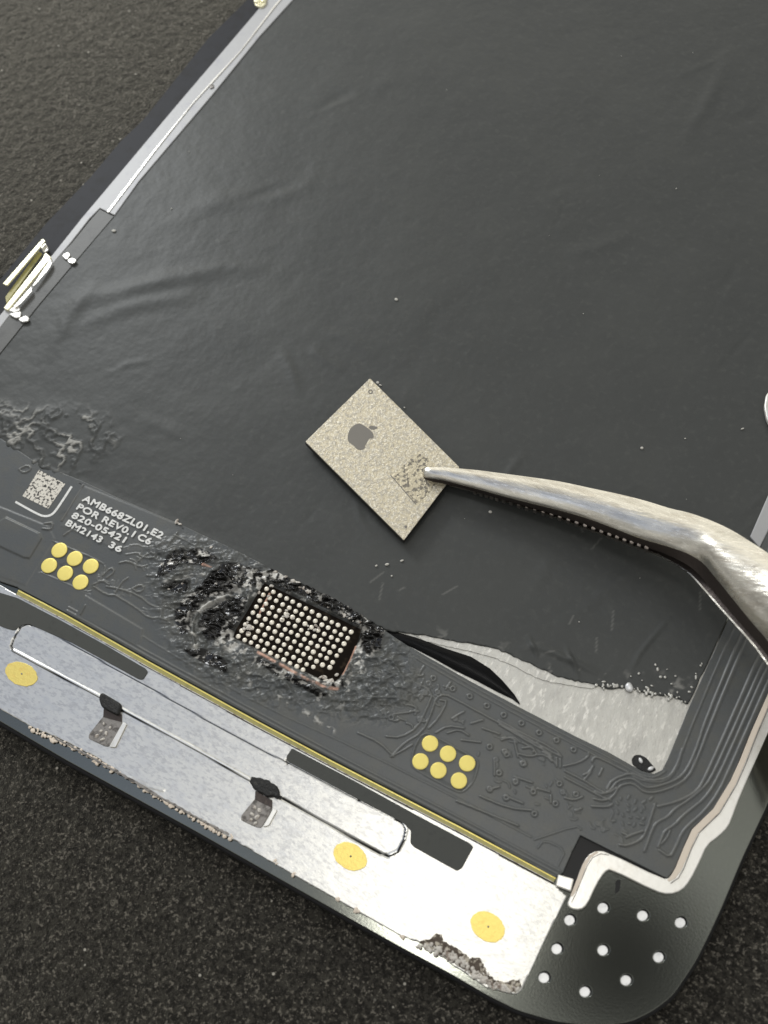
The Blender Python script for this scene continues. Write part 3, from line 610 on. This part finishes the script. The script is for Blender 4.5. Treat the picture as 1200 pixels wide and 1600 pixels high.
m = g.poly_mask([(-200, 770), (-5, 790), (75, 822), (86, 842), (40, 915), (-60, 880), (-200, 820)], 2); g.H += .004 * m; g.M[..., 0] = np.maximum(g.M[..., 0], m * 0.0)
m = g.poly_mask([(128, 758), (285, 822), (262, 860), (190, 862), (95, 822)], 2); g.H += .003 * m
k_ = g.poly_mask([(125, 762), (265, 832), (250, 862), (190, 870), (98, 826)], 2); g.H -= k_ * .6 * np.clip(g.H - .003, 0, 1)
# the folds that run along the yellow edge
def off(d0, w, h):
    fx([(x + .47 * d0, y - .88 * d0) for x, y in E[1:]], w, h, 0)
off(10, 4, .007); off(16, 3.5, .006); 
fx([(160, 955), (300, 1042), (420, 1108), (560, 1170), (700, 1240), (830, 1308)], 3, .004)
fx([(835, 1312), (900, 1290), (908, 1296)], 2.5, .005); fx([(840, 1325), (850, 1312), (884, 1328), (872, 1352)], 2.5, .005)
# random small pads and stubs in the busy fields
def busy(poly, n, seed, h=.0065):
    r = random.Random(seed); xs = [p[0] for p in poly]; ys = [p[1] for p in poly]; k = 0
    while k < n:
        x, y = r.uniform(min(xs), max(xs)), r.uniform(min(ys), max(ys))
        if not inside(np.array([x]), np.array([y]), poly)[0]: continue
        k += 1; a = r.choice([28, 28, -62, 70, 10]) + r.uniform(-8, 8); L = r.uniform(3, 13); a = math.radians(a)
        p = [(x, y), (x + L * math.cos(a), y + L * math.sin(a))]
        if r.random() < .5: b = a + r.choice([-.9, .9]); p.append((p[1][0] + L * .6 * math.cos(b), p[1][1] + L * .6 * math.sin(b)))
        fx(p, r.uniform(2.6, 4), h * r.uniform(.6, 1.1))
        if r.random() < .25: g.ring(x, y, 3.2, 3, h)
busy([(560, 1010), (640, 1035), (700, 1075), (650, 1150), (600, 1120), (540, 1100)], 85, 1, .009)
busy([(700, 1110), (860, 1180), (900, 1250), (850, 1270), (760, 1220), (740, 1170)], 26, 2)
busy([(180, 820), (260, 850), (240, 890), (190, 880)], 16, 3)
busy([(150, 900), (250, 930), (260, 1000), (170, 950)], 14, 4, .004)
busy([(880, 1255), (980, 1290), (960, 1310), (890, 1280)], 12, 5, .004)
g.M[..., 1] = .09 * np.clip(g.H / TH, 0, 1) * (1 - g.poly_mask(Az([(400, 690), (670, 850), (660, 910), (640, 925), (355, 785)]), 1)) * (1 - g.poly_mask([(-200, 770), (-5, 790), (75, 822), (86, 842), (40, 915), (-60, 880), (-200, 820)], 2))          # metal tracks show slightly paler through the solder mask
# chip site: pocket, residue, scorching
pocket = [(412, 908), (566, 982), (562, 1000), (540, 1048), (525, 1066), (500, 1062), (362, 996), (366, 984)]
pk = g.poly_mask(pocket, 3)
rough = g.poly_mask([(238, 850), (330, 848), (430, 885), (560, 960), (640, 1015), (655, 1075), (600, 1120), (520, 1110), (430, 1095), (330, 1062), (270, 1010), (240, 930)], 26)
dmg = rough * (1 - pk)
n2 = fbm(g.X, g.Y, 7, 4, 11); n3 = fbm(g.X, g.Y, 16, 4, 12); r2 = 1 - np.abs(n2 - .47) * 7; r3 = 1 - np.abs(n3 - .47) * 6
# anisotropic scraping along the chip's left side
ang = math.radians(-28); U = g.X * math.cos(ang) - g.Y * math.sin(ang); V = g.X * math.sin(ang) + g.Y * math.cos(ang)
n4 = fbm(U * .5, V * 1.6, 12, 4, 13); r4 = 1 - np.abs(n4 - .47) * 6
g.H = g.H * (1 - .75 * dmg) + dmg * (.020 * np.clip(r2, 0, 1) + .012 * np.clip(r4, 0, 1) + .008 * np.clip(r3, 0, 1))
Bz = lambda pts: Z(6.6667, 240, 840, pts)
charred = np.zeros(g.X.shape)
for poly, sf, amt in ((Bz([(180, 170), (300, 120), (500, 130), (660, 230), (520, 300), (280, 280), (150, 400), (20, 430), (60, 300)]), 7, 1), (Bz([(60, 500), (300, 430), (520, 420), (560, 560), (300, 620), (80, 540)]), 10, .5), (Bz([(700, 300), (900, 260), (1180, 400), (1150, 500), (900, 520), (740, 600), (560, 640), (430, 800), (390, 1000), (300, 1010), (200, 880), (230, 740), (400, 590), (560, 440)]), 9, 1),
              (Bz([(700, 640), (980, 640), (900, 900), (850, 1060), (700, 1040), (620, 1100), (560, 1100), (480, 900), (560, 720)]), 9, .85), (Bz([(340, 1180), (560, 1170), (780, 1300), (780, 1400), (700, 1400), (480, 1290)]), 7, 1),
              ([(425, 890), (470, 905), (520, 930), (570, 960), (600, 985), (595, 1012), (575, 1022), (560, 1000), (568, 985), (500, 945), (410, 905)], 5, 1), ([(405, 1026), (480, 1066), (512, 1086), (500, 1090), (440, 1058), (398, 1034)], 5, .8), ([(515, 1056), (535, 1055), (538, 1075), (520, 1076)], 4, .9)):
    charred = np.maximum(charred, g.poly_mask(poly, sf) * amt)
cm = sst(.30, .55, charred + .9 * (n2 - .47) + .5 * (n3 - .47))
g.H += charred * (-.010 + .040 * np.clip(r4, 0, 1) * sst(.38, .55, n2) + .022 * fbm(g.X, g.Y, 8, 2, 17))
# lifted curl of the top layer left of the chip
g.line(chaikin(Bz([(790, 620), (640, 660), (520, 740), (430, 850), (410, 950), (420, 1060), (440, 1150)]), 2, False), 8, .035, .2)
g.line(chaikin(Bz([(700, 720), (620, 800), (540, 900), (520, 1000), (560, 1120)]), 2, False), 6, .02, .2)
curl = np.exp(-(segdist(g.PX, g.PY, Bz([(790, 620), (640, 660), (520, 740), (430, 850), (410, 950), (440, 1150)]), False)[0] / 4.0) ** 2)
cm = cm * (1 - .9 * curl)
g.H += curl * .012 * np.clip(r3, 0, 1)
g.H = g.H * (1 - pk) + pk * (-.010)
g.M[..., 0] = np.maximum(cm * (1 - pk), pk)
for arc in (Bz([(740, 680), (640, 740), (560, 850), (540, 960), (560, 1080)]), Bz([(470, 700), (390, 800), (350, 900)]), Bz([(120, 470), (300, 440), (420, 380), (560, 400)]), Bz([(250, 560), (330, 500), (440, 470)]), Bz([(100, 540), (220, 500), (330, 450)]), Bz([(780, 500), (860, 520), (960, 580)]), Bz([(760, 560), (840, 590), (900, 560)])):
    k_ = np.exp(-(segdist(g.PX, g.PY, arc, False)[0] / 1.8) ** 2) * sst(.36, .5, fbm(g.X, g.Y, 20, 2, 41)); g.H += .012 * k_; curl = np.maximum(curl, .8 * k_); cm = cm * (1 - .8 * k_)
# pale flux and bare fibre, plus glints painted in as pale flecks
ring_d = segdist(g.PX, g.PY, pocket)[0]
near = sst(60, 6, ring_d) * (1 - pk)
n5 = fbm(g.X, g.Y, 30, 3, 31)
pale = np.maximum(near * sst(.52, .60, n3) * sst(.44, .54, n5) * .7, charred * sst(.60, .65, n4) * sst(.42, .50, n5))
pale = np.maximum(pale, curl * sst(.30, .44, n3) * .8)
for poly, sf in (([(480, 1052), (505, 1058), (530, 1062), (545, 1058), (540, 1074), (515, 1080), (490, 1072), (470, 1060)], 5), ([(398, 892), (432, 905), (420, 935), (385, 925), (352, 915)], 8), ([(360, 985), (380, 1000), (360, 1020), (340, 1000)], 8), ([(563, 1012), (590, 1018), (560, 1040), (545, 1055)], 6)):
    pale = np.maximum(pale, g.poly_mask(poly, sf) * sst(.38, .50, n3) * sst(.38, .48, n5))
scr = sst(7, 0, segdist(g.PX, g.PY, [(375, 1062), (420, 1082), (455, 1098), (490, 1122), (520, 1142)], False)[0]) * sst(.44, .6, fbm(g.X, g.Y, 26, 3, 21)); pale = np.maximum(pale, .55 * scr); g.H += scr * .008
g.M[..., 1] = np.clip(np.maximum(pale, g.M[..., 1] * (1 - dmg)) * (1 - pk * .8), 0, 1)
cop = np.zeros(g.X.shape)
for pts, w in (([(404, 1020), (440, 1040), (480, 1062), (512, 1076), (528, 1078)], 3.5), ([(556, 1010), (548, 1030), (536, 1054)], 2.2), ([(421, 927), (412, 945), (403, 962)], 2.0), ([(318, 884), (330, 886)], 3)):
    cop = np.maximum(cop, sst(w, w * .3, segdist(g.PX, g.PY, pts, False)[0]))
g.M[..., 2] = cop * sst(.25, .45, n3)
g.H += cop * .008
flex = g.build('flex_cable', 'flex', disp, .02)

slab('chip_socket', corner([(x + (463 - x) * .012, y + (985 - y) * .012) for x, y in pocket], 3), .1755, .003, 'socket', flex, .0005)
def disc(name, px, py, rpx, z, h, mat, parent, n=24, dome=False, me=None):
    cx, cy = P(px, py, z); ex, ey = P(px + rpx, py, z); r = math.hypot(ex - cx, ey - cy)
    if me is None:
        bm = bmesh.new(); prof = [(1, 0), (1, .6), (.93, .9), (.8, 1), (0, 1)] if not dome else [(1, 0), (.96, .35), (.82, .65), (.55, .88), (.28, .97), (0, 1)]
        rings = []
        for q, hh in prof[:-1]:
            rings.append([bm.verts.new((q * math.cos(2 * math.pi * i / n), q * math.sin(2 * math.pi * i / n), hh)) for i in range(n)])
        for a, b in zip(rings[:-1], rings[1:]):
            for i in range(n): bm.faces.new((a[i], a[(i + 1) % n], b[(i + 1) % n], b[i]))
        t = bm.verts.new((0, 0, 1))
        for i in range(n): bm.faces.new((rings[-1][i], rings[-1][(i + 1) % n], t))
        me = bpy.data.meshes.new(name); bm.normal_update(); bm.to_mesh(me); bm.free(); me.shade_smooth(); me.materials.append(MAT[mat])
    o = bpy.data.objects.new(name, me); C.objects.link(o); o.parent = parent
    o.location = (cx, cy, z); o.scale = (r, r, h); return o
me = None
for x, y in [(93, 860), (117, 873), (142, 885), (77, 884), (102, 896), (126, 910)]:
    o = disc('gold_pad', x, y, 12.2, .1825, .010, 'gold', flex, 32, me=me); me = o.data
for x, y in [(672, 1162), (700, 1178), (730, 1193), (657, 1190), (685, 1204), (717, 1220)]:
    disc('gold_pad', x, y, 12.9, .1825, .010, 'gold', flex, me=me)
# solder pads of the lifted chip
pads = []
for j in range(9):
    for i in range(14):
        x = (592 + i * 27.6 - j * 15.3) / 2.727 + 200; y = (272 + i * 14.2 + j * 25.6) / 2.727 + 820
        if j >= 7 and i > 11: continue
        if j == 8 and i > 10: continue
        pads.append((x + random.gauss(0, .35), y + random.gauss(0, .35)))
pads.sort(key=lambda p: -p[1]); me = None
for x, y in pads[:100]:
    o = disc('solder_pad', x, y, random.uniform(3.6, 4.15), .1750, random.uniform(.007, .011), 'solder', flex, 16, True, me); me = o.data
bm = bmesh.new()
for x, y in pads[100:]:
    cx, cy = P(x, y, .174); bmesh.ops.create_uvsphere(bm, u_segments=14, v_segments=8, radius=1, matrix=Matrix.Translation((cx, cy, .175)) @ Matrix.Diagonal((.021, .021, .010, 1)))
o = mesh_from_bm('solder_pads', bm, 'solder', flex, 80); o['kind'] = 'stuff'
o = crumbs('flux_crumbs', scatter_line([(400, 900), (432, 912)], 10, 4) + scatter_line([(350, 900), (420, 935)], 16, 6) + scatter_line([(440, 960), (460, 968)], 7, 4) + scatter_line([(480, 978), (500, 985)], 5, 3) + scatter_line([(385, 975), (400, 985)], 8, 4) + scatter_line([(500, 1062), (540, 1072)], 22, 5) + scatter_line([(290, 950), (330, 1000)], 12, 12) + scatter_line([(250, 890), (350, 900)], 14, 10), 'residue', flex, .186, .008, .017); o['kind'] = 'stuff'
o = crumbs('film_edge_flecks', scatter_line([(430, 893), (452, 906), (490, 928)], 16, 1.5) + scatter_line([(510, 945), (545, 965), (575, 978)], 16, 1.6) + [(278, 817), (281, 819), (276, 815), (330, 855)], 'residue', flex, .196, .008, .018); o['kind'] = 'stuff'
# code label, corner bracket mark and printed lines
slab('code_label', [(61, 734), (102, 756), (75, 795), (35, 775)], .1865, .003, 'codepaper', flex, .0005)
slab('printed_mark', ribbon(chaikin([(24, 784), (60, 804), (70, 807), (80, 805), (88, 797), (112, 760)], 2, False), 3.4), .1862, .002, 'ink', flex, .0004)
def text(s, a, b, hpx, z, mat, parent, name='printed_text', bold=.07):
    cu = bpy.data.curves.new('t', 'FONT'); cu.body = s; cu.size = 1; cu.space_character = 1.06
    t = bpy.data.objects.new('t', cu); C.objects.link(t); bpy.context.view_layer.update()
    me = bpy.data.meshes.new_from_object(t.evaluated_get(bpy.context.evaluated_depsgraph_get())); bpy.data.objects.remove(t)
    v = np.zeros(len(me.vertices) * 3); me.vertices.foreach_get('co', v); v = v.reshape(-1, 3)
    x0, x1 = v[:, 0].min(), v[:, 0].max(); cap = .70
    A = np.array(P(*a, z)); B = np.array(P(*b, z)); d = (B - A); L = np.linalg.norm(d); d /= L; nrm = np.array([-d[1], d[0]]); hh = hpx * PXC
    u = (v[:, 0] - x0) / (x1 - x0) * L; w = v[:, 1] / cap * hh
    q = np.stack([A[0] + u * d[0] + w * nrm[0], A[1] + u * d[1] + w * nrm[1], np.full(len(u), z)], 1)
    me.vertices.foreach_set('co', q.ravel()); me.update(); me.materials.clear()
    bm = bmesh.new()
    for n_, (ox, oy) in enumerate(((0, 0), (bold, 0), (-bold, 0), (0, bold), (0, -bold))):      # heavier strokes
        k0 = len(bm.verts); bm.from_mesh(me); bm.verts.ensure_lookup_table()
        bmesh.ops.translate(bm, verts=bm.verts[k0:], vec=(ox * hh, oy * hh, .00025 * n_))
    bm.to_mesh(me); bm.free()
    o = link(name, me, mat, parent); return o
text('AMB668ZL01,E2', (128, 782), (251, 842), 11, .196, 'ink', flex)
text('POR REV0.1', (119, 795), (207, 839), 10.5, .196, 'ink', flex)
text('C6', (214, 842), (233, 851), 10.5, .196, 'ink', flex)
text('820-05421', (111, 808), (193, 848), 10, .196, 'ink', flex)
text('BM2143', (102, 820), (156, 848), 10, .196, 'ink', flex)
text('36', (169, 854), (187, 863), 10, .196, 'ink', flex)

# ------------------------------------------------------------------ chip held in the tweezers
ZT = .275
chip = empty('lifted_chip', (*P(598, 715, ZT), .22), 'small pale metallic chip with etched emblem, gripped in the tip of the tweezers', 'chip')
cp = [(578, 591), (718, 730), (631, 844), (477, 690)]
slab('chip_body', corner(sh(cp, -1, 1.5), 1.5), ZT - .012, .042, 'chipside', chip, .003)
slab('chip_lid', corner(cp, 1.5), ZT, .011, 'chip', chip, .002)
app = Z(3, 440, 560, [(352, 307), (370, 305), (388, 316), (402, 325), (412, 332), (430, 352), (432, 368), (422, 376), (416, 372), (406, 382), (398, 398), (390, 410), (392, 420), (376, 430), (352, 426), (340, 410), (326, 400), (313, 390), (309, 372), (313, 348), (322, 328), (338, 314)])
slab('emblem', chaikin(app, 1), ZT + .0015, .002, 'etch', chip, .0004)
leaf = Z(3, 440, 560, [(405, 322), (418, 315), (436, 316), (453, 324), (440, 333), (420, 334)])
slab('emblem', chaikin(leaf, 1), ZT + .0015, .002, 'etch', chip, .0004)
slab('etched_code', ragged([(654, 706), (667, 715), (680, 728), (683, 740), (676, 765), (653, 790), (612, 744), (622, 735)], 4, 1.5), ZT + .0012, .002, 'etchcode', chip, .0004)
slab('etched_line', ribbon([(610, 742), (650, 788)], 1.2), ZT + .0022, .002, 'etch', chip, .0003)
slab('etched_mark', [ellipse(579, 612, 4, n=6), ellipse(579, 612, 2.2, n=6)], ZT + .0015, .002, 'etch', chip, .0003)
slab('etched_mark', [ellipse(634, 823, 2.5, n=6)], ZT + .0015, .002, 'etch', chip, .0003)

# ------------------------------------------------------------------ tweezers
tw = empty('tweezers', (*P(663, 742, ZT), ZT), 'curved steel tweezers with ridged inner jaws gripping the small chip', 'tweezers')
# stations: far edge, ridge between top face and side, lower silhouette of the pair, height
st = [((661, 737), (661, 742), (662, 747), .335), ((663, 732), (664, 746), (665, 752), .345), ((672, 730), (676, 748), (677, 757), .36), ((690, 730), (694, 751), (695, 761), .37), ((719, 732), (718, 757), (719, 766), .385), ((750, 735), (752, 766), (752, 775), .40), ((780, 739), (781, 774), (781, 784), .42), ((825, 745), (823, 785), (822, 796), .45), ((873, 752), (868, 796), (866, 810), .48), ((920, 762), (914, 809), (911, 826), .52),
      ((967, 772), (958, 825), (954, 842), .57), ((1007, 782), (999, 841), (993, 856), .62), ((1046, 794), (1040, 853), (1031, 871), .67), ((1072, 800), (1072, 864), (1055, 884), .71), ((1097, 808), (1096, 878), (1077, 899), .75), ((1122, 818), (1114, 898), (1097, 921), .80), ((1146, 830), (1137, 926), (1117, 944), .86), ((1172, 846), (1167, 963), (1142, 972), .93), ((1205, 868), (1201, 1003), (1176, 1010), 1.02), ((1250, 905), (1243, 1058), (1215, 1062), 1.15), ((1330, 990), (1320, 1150), (1290, 1150), 1.40)]
def subdiv(st, k=3):
    A = np.array([[*a, *b, *c_, z] for a, b, c_, z in st], float); out = []
    n = len(A)
    for i in range(n - 1):
        p0, p1, p2, p3 = A[max(i - 1, 0)], A[i], A[i + 1], A[min(i + 2, n - 1)]
        for j in range(k):
            t = j / k; out.append(.5 * ((2 * p1) + (-p0 + p2) * t + (2 * p0 - 5 * p1 + 4 * p2 - p3) * t * t + (-p0 + 3 * p1 - 3 * p2 + p3) * t ** 3))
    out.append(A[-1]); return out
SS = [np.array(r) for r in subdiv(st)]
N = len(SS)
def arm(name, rows_, th, mats, crown, flip=False):
    """loft: each row is (far edge px, near ridge px, lower silhouette px, height)"""
    bm = bmesh.new(); rows = []
    for i, r in enumerate(rows_):
        z = r[6]; width = math.hypot(r[2] - r[0], r[3] - r[1]) * PXC; tht = th * (.45 + .55 * min(1, i / 25)) * (1 + .8 * i / N); ring = []
        for k in range(9):
            u = k / 8 if k != 7 or not flip else .965; zz = z + min(.085, width * crown) * math.sin(math.pi * (.03 + .94 * u)) ** .6 - .012 * u
            x, y = P(r[0] + (r[2] - r[0]) * u, r[1] + (r[3] - r[1]) * u, zz); ring.append((x, y, zz))
        x, y = P(r[4], r[5], z - tht * .8); ring.append((x, y, z - tht * .8))
        x2, y2 = ring[0][0], ring[0][1]; ring.append((x + (x2 - x) * .12, y + (y2 - y) * .12, z - tht)); ring.append((x2, y2, z - tht))
        rows.append([bm.verts.new(v) for v in ring])
    for a, b in zip(rows[:-1], rows[1:]):
        for k in range(len(a)):
            k2 = (k + 1) % len(a); fc = bm.faces.new((a[k], b[k], b[k2], a[k2]))
            fc.material_index = (1 if k < 7 else 0) if flip else (1 if k in (8, 9, 10) else 0)  # side and inner faces take the colour that carries their shade
    bm.faces.new(rows[0]); bm.faces.new(rows[-1][::-1])
    bmesh.ops.recalc_face_normals(bm, faces=bm.faces[:])
    return mesh_from_bm(name, bm, mats, tw, 50)
mixp = lambda a, b, t: a + (b - a) * t
R1 = []; R2 = []
for i, r in enumerate(SS):
    k = .5 + .1 * min(1, i / 30); up_ = r.copy(); up_[4:6] = mixp(r[2:4], r[4:6], k); R1.append(up_)
    lo_ = r.copy(); g_ = .13 + .10 * i / N; lo_[6] = r[6] - g_
    e = 0 if i > 26 else 3.2 * (1 - i / 26)                      # near the tip the lower arm hides under the upper one
    lo_[0:2] = mixp(r[0:2], r[2:4], .35); lo_[4:6] = r[4:6] + np.array([0, -e - .2]); lo_[2:4] = lo_[4:6] + np.array([.8, -1.2])
    R2.append(lo_)
arm('upper_arm', R1, .06, ('tweez', 'tarnish_shade'), .20)
arm('lower_arm', R2, .05, ('tweez', 'tarnish_shade'), .02, True)
# ridged gripping face between the arms
bm = bmesh.new(); n_t = 24
for k in range(n_t):
    s_ = 14 + k * (35 - 14) / n_t; i = int(s_); fr_ = s_ - i; a_ = mixp(SS[i], SS[i + 1], fr_); d = SS[i + 1][4:6] - SS[i][4:6]; d = d / np.linalg.norm(d)
    c_ = mixp(a_[2:4], a_[4:6], .82 if s_ > 20 else .70); z = a_[6] - .10; x, y = P(*c_, z); q = np.array(P(*(c_ + d * 6), z)) - np.array([x, y]); an = math.atan2(q[1], q[0])
    m_ = Matrix.Translation((x + math.sin(-an) * -.01, y + .045, z + .005)) @ Matrix.Rotation(an, 4, 'Z') @ Matrix.Diagonal((.030, .11 , .055 + .02 * k / n_t, 1))
    bmesh.ops.create_cube(bm, size=1, matrix=m_)
bmesh.ops.bevel(bm, geom=bm.edges[:], offset=.004, segments=2, affect='EDGES')
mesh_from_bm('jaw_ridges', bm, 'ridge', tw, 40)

# ------------------------------------------------------------------ dust
bm = bmesh.new()
for _ in range(16):
    px, py = random.uniform(220, 1150), random.uniform(60, 1000)
    x, y = P(px, py, .180); r = random.choice([.003, .004, .004, .006, .009]); clump(bm, x, y, .183, r)
for px, py, r in ((619, 468, .014), (605, 882, .014), (588, 884, .008), (628, 876, .01), (766, 800, .016), (1003, 700, .014), (1160, 670, .01), (178, 361, .018), (590, 598, .013), (594, 602, .010), (632, 637, .008), (612, 900, .007)):
    x, y = P(px, py, .182); clump(bm, x, y, .184, r)
o = mesh_from_bm('dust_specks', bm, 'lint', None, 80); tag(o, 'pale dust specks scattered over the black film', 'dust', kind='stuff')

# parents sit at their things' bases: keep world placement of the parts
bpy.context.view_layer.update()
for root in (disp, chip, tw):
    for ch in root.children:
        ch.matrix_parent_inverse = root.matrix_world.inverted()
